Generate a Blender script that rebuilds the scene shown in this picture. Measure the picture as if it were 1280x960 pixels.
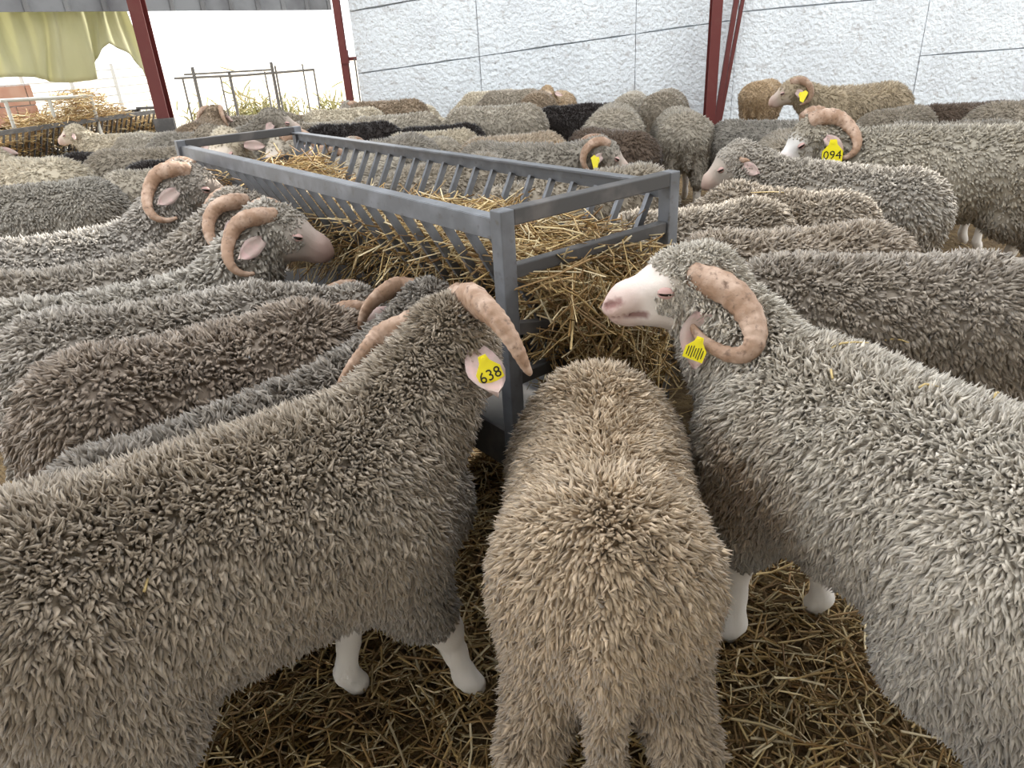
import bpy, math, random
import numpy as np
from mathutils import Vector, Matrix, Euler
random.seed(7); rng = np.random.default_rng(7)
for o in list(bpy.data.objects): bpy.data.objects.remove(o)
scn = bpy.context.scene; COL = scn.collection
# ------------------------------------------------------------------ camera, light, exposure
FPX, CAMH = 880.0, 1.42                     # focal length in pixels of the 1280-wide frame, height of the lens
PIT, ROL = math.radians(25.99), math.radians(-3.4)
FWD = Vector((0, math.cos(PIT), -math.sin(PIT))); _r = Vector((1, 0, 0)); _u = _r.cross(FWD)
RGT = _r*math.cos(ROL)+_u*math.sin(ROL); UPV = -_r*math.sin(ROL)+_u*math.cos(ROL)
cam = bpy.data.cameras.new('camera'); cam.sensor_width = 36; cam.lens = 36*FPX/1280; cam.clip_start = .02; cam.clip_end = 300
cob = bpy.data.objects.new('camera', cam); COL.objects.link(cob)
cob.matrix_world = Matrix(((RGT.x, UPV.x, -FWD.x, 0), (RGT.y, UPV.y, -FWD.y, 0), (RGT.z, UPV.z, -FWD.z, CAMH), (0, 0, 0, 1)))
scn.camera = cob
wld = bpy.data.worlds.new('sky'); scn.world = wld; wld.use_nodes = True
bg = wld.node_tree.nodes['Background']; bg.inputs['Color'].default_value = (.96, .98, 1, 1); bg.inputs['Strength'].default_value = 1.25
sl = bpy.data.lights.new('sun', 'SUN'); sl.energy = 4.0; sl.angle = math.radians(2); sl.color = (1, .94, .84)
so = bpy.data.objects.new('sun', sl); COL.objects.link(so); so.rotation_euler = Vector((-.45, -.8, -.55)).to_track_quat('-Z', 'Y').to_euler()
scn.view_settings.view_transform = 'Standard'; scn.view_settings.look = 'None'; scn.view_settings.gamma = 1
scn.view_settings.use_curve_mapping = False; scn.view_settings.exposure = 1.35
ROOFS = [[(-6.2,6.7), (-7.6,4.9), (-7.6,4.4), (9.5,4.4), (9.5,6.7)],          # unseen roof slabs shaped for the light: open strips above hay rack and white wall
         [(-3.0,.4), (-3.0,-4.0), (9.5,-4.0), (9.5,.4)]]

def at(x, y, z=0.0):                      # ground-plane lookup: pixel + height of the surface touched -> point
    d = FWD + RGT*((x-640)/FPX) + UPV*((480-y)/FPX); t = (z-CAMH)/d.z
    return Vector((0, 0, CAMH)) + d*t
def atY(x, y, Y):
    d = FWD + RGT*((x-640)/FPX) + UPV*((480-y)/FPX)
    return Vector((0, 0, CAMH)) + d*(Y/d.y)

# ------------------------------------------------------------------ materials
def mat(name, col=(.5,.5,.5), rough=.6, metal=0, attr=None, objcol=False, noise=None, bump=None, sheen=0, spec=.3, trans=None):
    m = bpy.data.materials.new(name); m.use_nodes = True
    nt = m.node_tree; N = nt.nodes; L = nt.links
    b = N['Principled BSDF']; b.inputs['Roughness'].default_value = rough; b.inputs['Metallic'].default_value = metal
    b.inputs['Specular IOR Level'].default_value = spec
    if sheen: b.inputs['Sheen Weight'].default_value = sheen; b.inputs['Sheen Roughness'].default_value = .5
    src = None
    if attr:
        a = N.new('ShaderNodeAttribute'); a.attribute_name = attr; src = a.outputs['Color']
    else:
        c = N.new('ShaderNodeRGB'); c.outputs[0].default_value = (*col, 1); src = c.outputs[0]
    if objcol:
        oi = N.new('ShaderNodeObjectInfo'); mx = N.new('ShaderNodeMix'); mx.data_type = 'RGBA'; mx.blend_type = 'MULTIPLY'
        mx.inputs['Factor'].default_value = 1; L.new(src, mx.inputs['A']); L.new(oi.outputs['Color'], mx.inputs['B']); src = mx.outputs['Result']
        if objcol == 'mask': L.new(a.outputs['Alpha'], mx.inputs['Factor'])   # tint only the woolly skin
    tc = N.new('ShaderNodeTexCoord')
    if noise:                              # list of (scale, detail, colour, lo, hi)
        for (sc, det, c2, lo, hi) in noise:
            n = N.new('ShaderNodeTexNoise'); n.inputs['Scale'].default_value = sc; n.inputs['Detail'].default_value = det
            L.new(tc.outputs['Object'], n.inputs['Vector'])
            r = N.new('ShaderNodeMapRange'); r.inputs['From Min'].default_value = lo; r.inputs['From Max'].default_value = hi
            L.new(n.outputs['Fac'], r.inputs['Value'])
            mx = N.new('ShaderNodeMix'); mx.data_type = 'RGBA'; L.new(r.outputs['Result'], mx.inputs['Factor'])
            L.new(src, mx.inputs['A']); mx.inputs['B'].default_value = (*c2, 1); src = mx.outputs['Result']
    L.new(src, b.inputs['Base Color'])
    if bump:
        sc, st, dist = bump
        n = N.new('ShaderNodeTexNoise'); n.inputs['Scale'].default_value = sc; n.inputs['Detail'].default_value = 6
        L.new(tc.outputs['Object'], n.inputs['Vector'])
        bp = N.new('ShaderNodeBump'); bp.inputs['Strength'].default_value = st; bp.inputs['Distance'].default_value = dist
        L.new(n.outputs['Fac'], bp.inputs['Height']); L.new(bp.outputs['Normal'], b.inputs['Normal'])
    if trans:
        t = N.new('ShaderNodeBsdfTranslucent'); L.new(src, t.inputs['Color']); ms = N.new('ShaderNodeMixShader')
        ms.inputs['Fac'].default_value = trans; L.new(b.outputs['BSDF'], ms.inputs[1]); L.new(t.outputs['BSDF'], ms.inputs[2])
        L.new(ms.outputs['Shader'], N['Material Output'].inputs['Surface'])
    return m

M = {}
M['wool'] = mat('fleece_wool', attr='col', objcol=True, rough=.95, sheen=.25, spec=.1)
M['skin'] = mat('sheep_skin', attr='col', objcol='mask', rough=.7, spec=.25, bump=(260, .25, .003))
M['horn'] = mat('horn_keratin', (.30,.19,.125), rough=.55, noise=[(22, 4, (.46,.33,.25), .45, .65), (70, 4, (.16,.10,.07), .56, .72)], bump=(90, .5, .004))
M['ear'] = mat('ear_skin', (.5,.39,.35), rough=.7, noise=[(30, 3, (.62,.43,.41), .45, .7)])
M['eye'] = mat('eye_dark', (.02,.014,.01), rough=.12, spec=.6)
M['lid'] = mat('eyelid_skin', (.5,.32,.29), rough=.6)
M['tag'] = mat('yellow_plastic', (.83,.72,.02), rough=.4)
M['ink'] = mat('black_ink', (.02,.02,.015), rough=.6)
M['hoof'] = mat('hoof_horn', (.16,.12,.08), rough=.7)
M['straw'] = mat('straw_stalk', attr='col', rough=.6, spec=.35, trans=.15)
M['steel'] = mat('galvanised_steel', (.12,.125,.135), rough=.45, metal=.35, noise=[(9, 5, (.19,.2,.22), .45, .7), (40, 4, (.1,.095,.09), .6, .75)])
M['darksteel'] = mat('worn_dark_steel', (.07,.068,.068), rough=.55, metal=.3, noise=[(12, 5, (.13,.12,.115), .5, .75)])
M['red'] = mat('red_oxide_paint', (.10,.02,.018), rough=.55, noise=[(8, 5, (.11,.03,.025), .5, .75)])

def link(name, me, parent=None, material=None):
    o = bpy.data.objects.new(name, me); COL.objects.link(o)
    if parent is not None: o.parent = parent
    if material is not None and len(me.materials) == 0: me.materials.append(material)
    return o
def tag(o, label=None, cat=None, group=None, kind=None):
    if label: o['label'] = label
    if cat: o['category'] = cat
    if group: o['group'] = group
    if kind: o['kind'] = kind
    return o
def empty(name, loc, rz=0.0):
    o = bpy.data.objects.new(name, None); COL.objects.link(o); o.location = loc; o.rotation_euler = (0, 0, rz); o.empty_display_size = .1
    return o
def np_mesh(name, V, quads=None, tris=None, col=None, smooth=True, alpha=None):
    me = bpy.data.meshes.new(name); V = np.asarray(V, np.float32)
    me.vertices.add(len(V)); me.vertices.foreach_set('co', V.ravel())
    nq = 0 if quads is None else len(quads); nt_ = 0 if tris is None else len(tris)
    loops = np.concatenate(([np.asarray(quads, np.int32).ravel()] if nq else []) + ([np.asarray(tris, np.int32).ravel()] if nt_ else []))
    me.loops.add(len(loops)); me.loops.foreach_set('vertex_index', loops)
    tot = np.concatenate([np.full(nq, 4, np.int32), np.full(nt_, 3, np.int32)])
    st = np.concatenate([[0], np.cumsum(tot)[:-1]]).astype(np.int32)
    me.polygons.add(nq+nt_); me.polygons.foreach_set('loop_start', st); me.polygons.foreach_set('loop_total', tot)
    if smooth: me.polygons.foreach_set('use_smooth', np.ones(nq+nt_, bool))
    me.update(calc_edges=True)
    if col is not None:
        a = me.color_attributes.new('col', 'FLOAT_COLOR', 'POINT')
        c = np.ones((len(V), 4), np.float32); c[:, :3] = col
        if alpha is not None: c[:, 3] = alpha
        a.data.foreach_set('color', c.ravel())
    return me

class MB:                                  # small mesh collector
    def __init__(s): s.V = []; s.F = []
    def add(s, vs, fs):
        k = len(s.V); s.V += [tuple(v) for v in vs]; s.F += [tuple(i+k for i in f) for f in fs]; return s
    def box(s, c, d, R=None):
        vs = [Vector((sx*d[0]/2, sy*d[1]/2, sz*d[2]/2)) for sx in (-1,1) for sy in (-1,1) for sz in (-1,1)]
        if R is not None: vs = [R @ v for v in vs]
        return s.add([v+Vector(c) for v in vs], [(0,1,3,2),(4,6,7,5),(0,4,5,1),(2,3,7,6),(0,2,6,4),(1,5,7,3)])
    def bar(s, a, b, w, h=None, up=(0,0,1)):   # rectangular bar from a to b
        a = Vector(a); b = Vector(b); h = h or w; x = (b-a); ln = x.length; x.normalize()
        u = Vector(up)
        if abs(x.dot(u)) > .98: u = Vector((0,1,0))
        y = u.cross(x).normalized(); z = x.cross(y)
        return s.box((a+b)/2, (ln, w, h), Matrix((x, y, z)).transposed())
    def tube(s, pts, rad, n=8):
        pts = [Vector(p) for p in pts]; rad = rad if hasattr(rad, '__len__') else [rad]*len(pts)
        vs = []; ref = Vector((.3,.2,.93))
        for i, p in enumerate(pts):
            t = (pts[min(i+1, len(pts)-1)]-pts[max(i-1, 0)]).normalized()
            u = t.cross(ref).normalized(); v = t.cross(u)
            for k in range(n):
                a = 2*math.pi*k/n; vs.append(p+(u*math.cos(a)+v*math.sin(a))*rad[i])
        fs = [(i*n+k, i*n+(k+1)%n, (i+1)*n+(k+1)%n, (i+1)*n+k) for i in range(len(pts)-1) for k in range(n)]
        fs += [tuple(range(n-1, -1, -1)), tuple(range((len(pts)-1)*n, len(pts)*n))]
        return s.add(vs, fs)
    def mesh(s, name, smooth=False, bevel=0):
        me = bpy.data.meshes.new(name); me.from_pydata(s.V, [], s.F); me.update()
        if smooth: me.polygons.foreach_set('use_smooth', np.ones(len(me.polygons), bool))
        return me
    def build(s, name, material, parent=None, smooth=False, bevel=0):
        o = link(name, s.mesh(name, smooth), parent, material)
        if bevel:
            b = o.modifiers.new('bevel', 'BEVEL'); b.width = bevel; b.segments = 2; b.limit_method = 'ANGLE'
        return o

# ------------------------------------------------------------------ implicit bodies
def smin(a, b, k):
    h = np.maximum(k-np.abs(a-b), 0)/k
    return np.minimum(a, b)-h*h*k*.25
def smax(a, b, k): return -smin(-a, -b, k)
def rcone(P, a, b, r1, r2, sc=None):       # round cone with optional axis squash sc
    a = np.asarray(a, float); b = np.asarray(b, float)
    ba = b-a; l2 = ba@ba
    pa = P-a; t = np.clip((pa@ba)/max(l2, 1e-9), 0, 1)
    d = pa-t[..., None]*ba
    return np.sqrt((d*d).sum(-1))-(r1+(r2-r1)*t)
def surface_nets(f, org, h):
    s = f < 0; nx, ny, nz = f.shape
    c = [(i, j, k) for i in (0,1) for j in (0,1) for k in (0,1)]
    sub = lambda A, o: A[o[0]:nx-1+o[0], o[1]:ny-1+o[1], o[2]:nz-1+o[2]]
    cnt = sum(sub(s, o).astype(np.int8) for o in c)
    act = (cnt > 0) & (cnt < 8)
    idx = np.full(act.shape, -1, np.int64); ii = np.argwhere(act); idx[act] = np.arange(len(ii))
    acc = np.zeros((len(ii), 3)); n = np.zeros(len(ii))
    vals = {o: sub(f, o)[act] for o in c}
    for o in c:
        for ax in range(3):
            if o[ax] == 0:
                p = list(o); p[ax] = 1; p = tuple(p); a = vals[o]; b = vals[p]; m = (a < 0) != (b < 0)
                t = np.where(m, a/np.where(m, a-b, 1), 0)
                pos = np.tile(np.array(o, float), (len(ii), 1)); pos[:, ax] += t
                acc += pos*m[:, None]; n += m
    V = (ii+acc/n[:, None])*h+org
    Q = []
    for ax in range(3):
        a1, a2 = (ax+1) % 3, (ax+2) % 3
        sl0 = [slice(1, -1)]*3; sl0[ax] = slice(0, -1); sl1 = [slice(1, -1)]*3; sl1[ax] = slice(1, None)
        m = s[tuple(sl0)] != s[tuple(sl1)]
        g = np.argwhere(m); inside = s[tuple(sl0)][m]
        g[:, a1] += 1; g[:, a2] += 1                       # grid vertex coordinates of the edge start
        def cell(d1, d2):
            q = g.copy(); q[:, a1] -= d1; q[:, a2] -= d2
            return idx[q[:, 0], q[:, 1], q[:, 2]]
        q = np.stack([cell(1,1), cell(0,1), cell(0,0), cell(1,0)], 1)
        q[~inside] = q[~inside][:, ::-1]
        Q.append(q)
    Q = np.concatenate(Q); Q = Q[(Q >= 0).all(1)]
    return V, Q

def vnoise(P, sc, seed=0):                 # smooth cheap noise in -1..1 (sum of warped sines)
    r = np.random.default_rng(seed); out = np.zeros(len(P))
    for o in range(5):
        k = r.normal(size=3); k = k/np.linalg.norm(k)*sc*(.7+.35*o); ph = r.uniform(0, 6.28)
        k2 = r.normal(size=3)*sc*.5
        out += np.sin(P@k+ph+1.3*np.sin(P@k2+ph*2))/(1+.35*o)
    return out/2.4

class Frame:
    def __init__(s, o, x, z=(0,0,1), roll=0):
        s.o = Vector(o); s.x = Vector(x).normalized(); y = Vector(z).cross(s.x).normalized(); zz = s.x.cross(y)
        s.y = y*math.cos(roll)+zz*math.sin(roll); s.z = s.x.cross(s.y)
    def __call__(s, x, y, z): return s.o+s.x*x+s.y*y+s.z*z
    def mat(s): return Matrix(((s.x.x, s.y.x, s.z.x, s.o.x), (s.x.y, s.y.y, s.z.y, s.o.y), (s.x.z, s.y.z, s.z.z, s.o.z), (0,0,0,1)))

PINK = np.array((.66,.52,.47)); WHITE = np.array((.72,.67,.61)); LEGC = np.array((.68,.63,.57))
def sheep_prims(p):
    """primitives in the sheep's own axes: x forward, z up, origin on the ground under the middle of the trunk"""
    L = p.get('L', .74); w = p.get('w', 1.0); zb = p.get('zb', .82); th = p.get('wt', .03)
    k = zb/.82; h = L/2; top = zb-th           # top of the skin
    R = lambda r: r*k
    pr = []                                    # (a, b, r1, r2, k, wool, tone)
    def add(a, b, r1, r2, kk=.05, wool=1., tone='w', squash=None): pr.append((np.array(a, float), np.array(b, float), r1, r2, kk, wool, tone))
    zr = top-R(.205)
    bend = p.get('bend', 0.)                   # sideways bend of the spine at the withers
    for sy in (-1, 1):                         # barrel: two side by side cones give an oval section
        o = sy*.028*w*k
        add((-h+.17*k, o, zr), (h-.15*k, o+bend*.5, zr-.005*k), R(.185)*w, R(.195)*w, .06)
    add((-h+.15*k, 0, zr-.02*k), (h-.12*k, bend*.5, zr-.04*k), R(.2), R(.195), .06)   # belly depth
    add((-h+.12*k, 0, top-R(.16)), (-h+.12*k, 0, top-R(.18)), R(.155), R(.17)*w, .06)
    add((h-.08*k, bend, zr+.005), (h+.02*k, bend, zr-.08*k), R(.165), R(.13), .06)   # chest
    # neck
    nb = Vector((h-.06*k, bend, top-R(.17))); ny, npz, nl = p.get('neck', (0, 20, .30)); nl *= k
    nd = Vector((math.cos(math.radians(npz))*math.cos(math.radians(ny)), math.cos(math.radians(npz))*math.sin(math.radians(ny)), math.sin(math.radians(npz))))
    ne = nb+nd*nl; f = p.get('neckw', 1.)
    mid = nb.lerp(ne, .5)+Vector((0, 0, -.01*k))
    add(nb, mid, R(.15)*f, R(.125)*f, .06); add(mid, ne, R(.125)*f, R(.1)*f, .05)
    add(nb-Vector((0,0,.05*k)), ne-Vector((0,0,.03*k)), R(.12)*f, R(.08)*f, .05)
    # head
    hy, hp, hr = (math.radians(a) for a in p.get('head', (0, -25, 0)))
    hx = Vector((math.cos(hp)*math.cos(hy), math.cos(hp)*math.sin(hy), math.sin(hp)))
    fr = Frame(ne+nd*.02*k+hx*.03*k, hx, roll=hr)
    g = lambda x, y, z: np.array(fr(x*k, y*k, z*k))
    cap = p.get('cap', 1.)
    add(g(-.03,0,.015), g(.02,0,.025), R(.088), R(.072), .03, cap, 'cap')
    add(g(.0,.028,-.01), g(.06,.02,-.015), R(.068), R(.055), .03, .75*cap, 'cap')
    add(g(.0,-.028,-.01), g(.06,-.02,-.015), R(.068), R(.055), .03, .75*cap, 'cap')
    add(g(.06,0,.012), g(.155,0,-.022), R(.052), R(.037), .03, 0, 'f')              # nasal bridge
    add(g(.155,0,-.022), g(.185,0,-.042), R(.037), R(.03), .025, 0, 'n')           # nose
    add(g(.03,0,-.055), g(.145,0,-.066), R(.05), R(.024), .03, 0, 'f')               # jaw
    add(g(.145,0,-.066), g(.172,0,-.066), R(.025), R(.02), .015, 0, 'n')
    for sy in (-1, 1):
        add(g(.075,sy*.045,.02), g(.1,sy*.04,.012), R(.022), R(.015), .02, 0, 'f')  # brow
        add(g(.05,sy*.04,-.045), g(.1,sy*.025,-.05), R(.034), R(.025), .025, 0, 'f')# cheek
        add(g(.175,sy*.02,-.03), g(.185,sy*.016,-.04), R(.017), R(.013), .01, 0, 'n')# nostril wings
    # legs
    feet = p.get('feet', {})
    for nm, sy in (('fl', 1), ('fr', -1)):
        fx, fy = feet.get(nm, (h-.10*k, sy*.10*w*k))
        sh = (h-.10*k, sy*.10*w*k+bend, zr-.06*k); el = np.array((.55*(h-.13*k)+.45*fx, .6*sh[1]+.4*fy, .36*k)); kn = np.array((.35*(h-.09*k)+.65*fx+.012, .3*sh[1]+.7*fy, .235*k))
        ft = np.array((fx, fy, .075*k)); ho = np.array((fx+.022*k, fy, .026*k))
        add(sh, el, R(.125), R(.078), .06); add(el, kn, R(.068), R(.04), .04, .45, 'l')
        add(kn, (kn+ft)/2, R(.036), R(.027), .02, 0, 'l'); add((kn+ft)/2, ft, R(.024), R(.029), .02, 0, 'l'); add(ft, ho, R(.029), R(.03), .012, 0, 'l')
    for nm, sy in (('hl', 1), ('hr', -1)):
        fx, fy = feet.get(nm, (-h+.07*k, sy*.105*w*k))
        hip = (-h+.13*k, sy*.085*w*k, zr+.02*k); st = (-h+.19*k, sy*.115*w*k, .40*k); hk = np.array((fx-.045*k, .3*sy*.105*w*k+.7*fy, .265*k))
        ft = np.array((fx, fy, .075*k)); ho = np.array((fx+.022*k, fy, .026*k))
        add(hip, st, R(.15)*w, R(.11), .06); add(st, hk, R(.095), R(.05), .05)
        add((-h+.1*k, sy*.1*w*k, .46*k), hk, R(.09), R(.048), .05)
        hw = p.get('hindwool', .35)
        add(hk, hk*.45+ft*.55, R(.044 if hw > .5 else .036), R(.03), .02, hw, 'l'); add(hk*.45+ft*.55, ft, R(.03), R(.03), .02, hw*.8, 'l'); add(ft, ho, R(.029), R(.03), .012, 0, 'l')
    tl = p.get('tail', .24)
    if tl:
        tx = p.get('tailx', 0.)
        add((-h+.05*k, 0, top-.09*k), (-h-.015*k, 0, top-.17*k), R(.055), R(.05), .04)
        add((-h-.015*k, 0, top-.17*k), (-h-.01*k, tx, top-.17*k-tl*k), R(.045), R(.033), .03)
    return pr, fr, k, ne

def build_body(p, h):
    pr, fr, k, ne = sheep_prims(p)
    lo = np.min([np.minimum(q[0]-q[2], q[1]-q[3]) for q in pr], 0)-3*h; hi = np.max([np.maximum(q[0]+q[2], q[1]+q[3]) for q in pr], 0)+3*h
    lo[2] = max(lo[2], -2*h)
    n = np.ceil((hi-lo)/h).astype(int)+1
    f = np.full(n, 9., np.float64)
    for (a, b, r1, r2, kk, wl, tn) in pr:
        m = max(r1, r2)+kk+2*h
        i0 = np.maximum(np.floor((np.minimum(a, b)-m-lo)/h).astype(int), 0); i1 = np.minimum(np.ceil((np.maximum(a, b)+m-lo)/h).astype(int)+1, n)
        if (i1 <= i0).any(): continue
        g = np.stack(np.meshgrid(*[lo[d]+h*np.arange(i0[d], i1[d]) for d in range(3)], indexing='ij'), -1)
        sl = tuple(slice(i0[d], i1[d]) for d in range(3))
        f[sl] = smin(f[sl], rcone(g, a, b, r1, r2), kk)
    # mouth slit, nostrils and eye sockets are cut in on the finer meshes
    if h < .013:
        cuts = []
        for sy in (-1, 1):
            cuts.append((np.array(fr(.205*k, sy*.012*k, -.034*k)), np.array(fr(.185*k, sy*.036*k, -.018*k)), .006*k))
            cuts.append((np.array(fr(.2*k, sy*.004*k, -.058*k)), np.array(fr(.12*k, sy*.045*k, -.05*k)), .004*k))
        for a, b, r in cuts:
            m = r+3*h
            i0 = np.maximum(np.floor((np.minimum(a, b)-m-lo)/h).astype(int), 0); i1 = np.minimum(np.ceil((np.maximum(a, b)+m-lo)/h).astype(int)+1, n)
            g = np.stack(np.meshgrid(*[lo[d]+h*np.arange(i0[d], i1[d]) for d in range(3)], indexing='ij'), -1)
            sl = tuple(slice(i0[d], i1[d]) for d in range(3)); f[sl] = smax(f[sl], -rcone(g, a, b, r, r), .006)
    V, Q = surface_nets(f, lo, h)
    wsum = np.zeros(len(V)); wool = np.zeros(len(V)); tones = {'w': 0, 'cap': 1, 'f': 2, 'n': 3, 'l': 4}; TW = np.zeros((len(V), 5))
    for (a, b, r1, r2, kk, wl, tn) in pr:
        e = np.exp(-np.clip(rcone(V, a, b, r1, r2), -.005, 1)/.009); wsum += e; wool += wl*e; TW[:, tones[tn]] += e
    wool /= wsum; TW /= wsum[:, None]
    dk = np.ones(len(V))
    if h < .013:
        for a, b, r in cuts: dk *= 1-.55*np.clip(1.2-np.maximum(rcone(V, a, b, r, r), 0)/.006, 0, 1)
    return V, Q, wool, TW, fr, k, pr, dk

def reach(pr, a, d, lim=.3):
    """distance from a along d to the skin"""
    a = np.array(a); d = np.array(d); t = np.linspace(0, lim, 121); P = a+t[:, None]*d; f = np.full(len(P), 9.)
    for q in pr: f = smin(f, rcone(P, q[0], q[1], q[2], q[3]), q[4])
    i = np.nonzero(f > 0)[0]; return t[i[0]] if len(i) else lim

def vert_normals(V, Q):
    n = np.cross(V[Q[:, 2]]-V[Q[:, 0]], V[Q[:, 3]]-V[Q[:, 1]]); N = np.zeros_like(V)
    for i in range(4): np.add.at(N, Q[:, i], n)
    return N/np.maximum(np.linalg.norm(N, axis=1), 1e-9)[:, None], np.linalg.norm(n, axis=1)/2

def fleece_mesh(name, p, V, Q, wool, TW, col, nl, ln, wd, segs, seed, view=None, curl=.35, sink=.014):
    r = np.random.default_rng(seed)
    N, A = vert_normals(V, Q); fw = wool[Q].mean(1)
    pa = A*(fw > .42)*(1+.9*TW[Q][:, :, 1].mean(1))
    if view is not None:                    # the far side of the animal stays out of sight: few locks there
        c = V[Q].mean(1); v = view-c; v /= np.linalg.norm(v, axis=1)[:, None]; nn = N[Q].mean(1)
        pa = pa*np.where((v*nn).sum(1) < -.3, .12, 1.)
    q = r.choice(len(Q), nl, p=pa/pa.sum()); u, v = r.random((2, nl))
    w4 = np.stack([(1-u)*(1-v), u*(1-v), u*v, (1-u)*v], 1)
    P = (V[Q[q]]*w4[..., None]).sum(1); n = (N[Q[q]]*w4[..., None]).sum(1); n /= np.linalg.norm(n, axis=1)[:, None]
    wl = (wool[Q[q]]*w4).sum(1); ct = (TW[Q[q]]*w4[..., None]).sum(1)
    # lie of the wool: down the flanks, a little backwards, upright along the back
    flow = np.stack([np.full(nl, -.25), .15*np.sign(P[:, 1]), np.full(nl, -1.)], 1)
    flow -= (flow*n).sum(1)[:, None]*n
    cl = 1/(.017 if segs > 2 else .024)
    cv = np.stack([vnoise(P, cl, seed*7+i) for i in range(3)], 1); cv -= (cv*n).sum(1)[:, None]*n
    cv2 = np.stack([vnoise(P, cl*.22, seed*7+5+i) for i in range(3)], 1)
    d0 = n*.75+flow*p.get('lie', .55)+cv*curl+cv2*.15+r.normal(size=(nl, 3))*.12
    d0 /= np.linalg.norm(d0, axis=1)[:, None]
    d1 = d0+flow*.55-n*.2+r.normal(size=(nl, 3))*.3-cv*.25; d1 /= np.linalg.norm(d1, axis=1)[:, None]
    l = ln*(.7+.5*r.random(nl))*(.45+.55*np.clip((wl-.4)/.4, 0, 1))*(1-.45*ct[:, 1])
    wdt = wd*(.75+.5*r.random(nl))*(1-.25*ct[:, 1])
    s = np.cross(d0, n+r.normal(size=(nl, 3))*.3); s /= np.maximum(np.linalg.norm(s, axis=1), 1e-6)[:, None]; t = np.cross(s, d0)
    cs = p.get('staple', .0135 if nl > 12000 else .024)      # neighbouring locks lean together into staples
    key = np.round((P+.35*cs*np.stack([vnoise(P, 2.5/cs, seed*3+i) for i in range(3)], 1))/cs).astype(np.int64)
    _, inv = np.unique(key[:, 0]*73856093 ^ key[:, 1]*19349663 ^ key[:, 2]*83492791, return_inverse=True); inv = inv.ravel()
    cnt = np.bincount(inv); mean = lambda A: np.stack([np.bincount(inv, A[:, i])/cnt for i in range(3)], 1)[inv]
    cP = mean(P); cD = mean(d1)+mean(d0)+(r.normal(size=(len(cnt), 3))*.75)[inv]; cD /= np.maximum(np.linalg.norm(cD, axis=1), 1e-6)[:, None]
    cv = (.86+.24*r.random(len(cnt)))[inv]; clen = (.8+.4*r.random(len(cnt)))[inv]
    l = l*clen
    rings = []; base = P-n*(sink*np.clip((wl-.3)/.4, 0, 1))[:, None]
    l = l+sink
    for j in range(segs):
        f = j/segs; c = base+d0*(l*f)[:, None]+(d1-d0)*(l*f*f*.9)[:, None]
        if j: c = c+s*(np.sin(f*7+r.random(nl)*6.28)*wdt*.35)[:, None]
        rad = wdt*(1-.35*f**1.5)*(.6 if j == 0 else .62)
        for a in range(3):
            an = a*2.094+.5; rings.append(c+s*(math.cos(an)*rad)[:, None]+t*(math.sin(an)*rad*.75)[:, None])
    tip = base+d1*(l*.95)[:, None]+d0*(l*.08)[:, None]; ctip = cP+cD*(l-sink)[:, None]*.95
    near = (np.linalg.norm(P-cP, axis=1) < cs*1.5)[:, None]
    rings.append(np.where(near, tip*.45+ctip*.55, tip))
    m = segs*3+1; VV = np.stack(rings, 1)
    qs = [(j*3+a, j*3+(a+1) % 3, j*3+3+(a+1) % 3, j*3+3+a) for j in range(segs-1) for a in range(3)]
    ts = [((segs-1)*3+a, (segs-1)*3+(a+1) % 3, m-1) for a in range(3)]
    off = (np.arange(nl)*m)[:, None, None]
    QQ = (np.array(qs)[None]+off).reshape(-1, 4) if qs else None; TT = (np.array(ts)[None]+off).reshape(-1, 3)
    # own colour of each lock
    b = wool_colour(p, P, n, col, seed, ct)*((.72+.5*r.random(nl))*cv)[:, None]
    C = np.repeat(b[:, None, :], m, 1); C[:, -1] *= 1.10
    return np_mesh(name, VV.reshape(-1, 3), QQ, TT, C.reshape(-1, 3), smooth=True)

def wool_colour(p, P, n, col, seed, TW=None):
    col = np.array(col); b = np.tile(col, (len(P), 1))
    d = np.clip(vnoise(P, 9, seed+3)*.6+.35, 0, 1)*p.get('dirt', .4)
    b = b*(1-d[:, None])+(col*np.array((.72,.66,.58)))*d[:, None]
    g = p.get('mud_shade', .5)*np.clip((.52*p.get('zb', .82)/.82-P[:, 2])/.25+.25*vnoise(P, 14, seed+9), 0, 1)   # muck plus painted flank shade, coloured into the low wool
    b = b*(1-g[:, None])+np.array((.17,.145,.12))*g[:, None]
    for (c, rad, sc, am) in p.get('stains', []):
        q = am*np.clip(1.3-np.linalg.norm((P-np.array(c))/np.array(rad), axis=1)+.25*vnoise(P, 30, seed+21), 0, 1)
        b = b*(1-q[:, None])+np.array(sc)*q[:, None]
    return b

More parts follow.
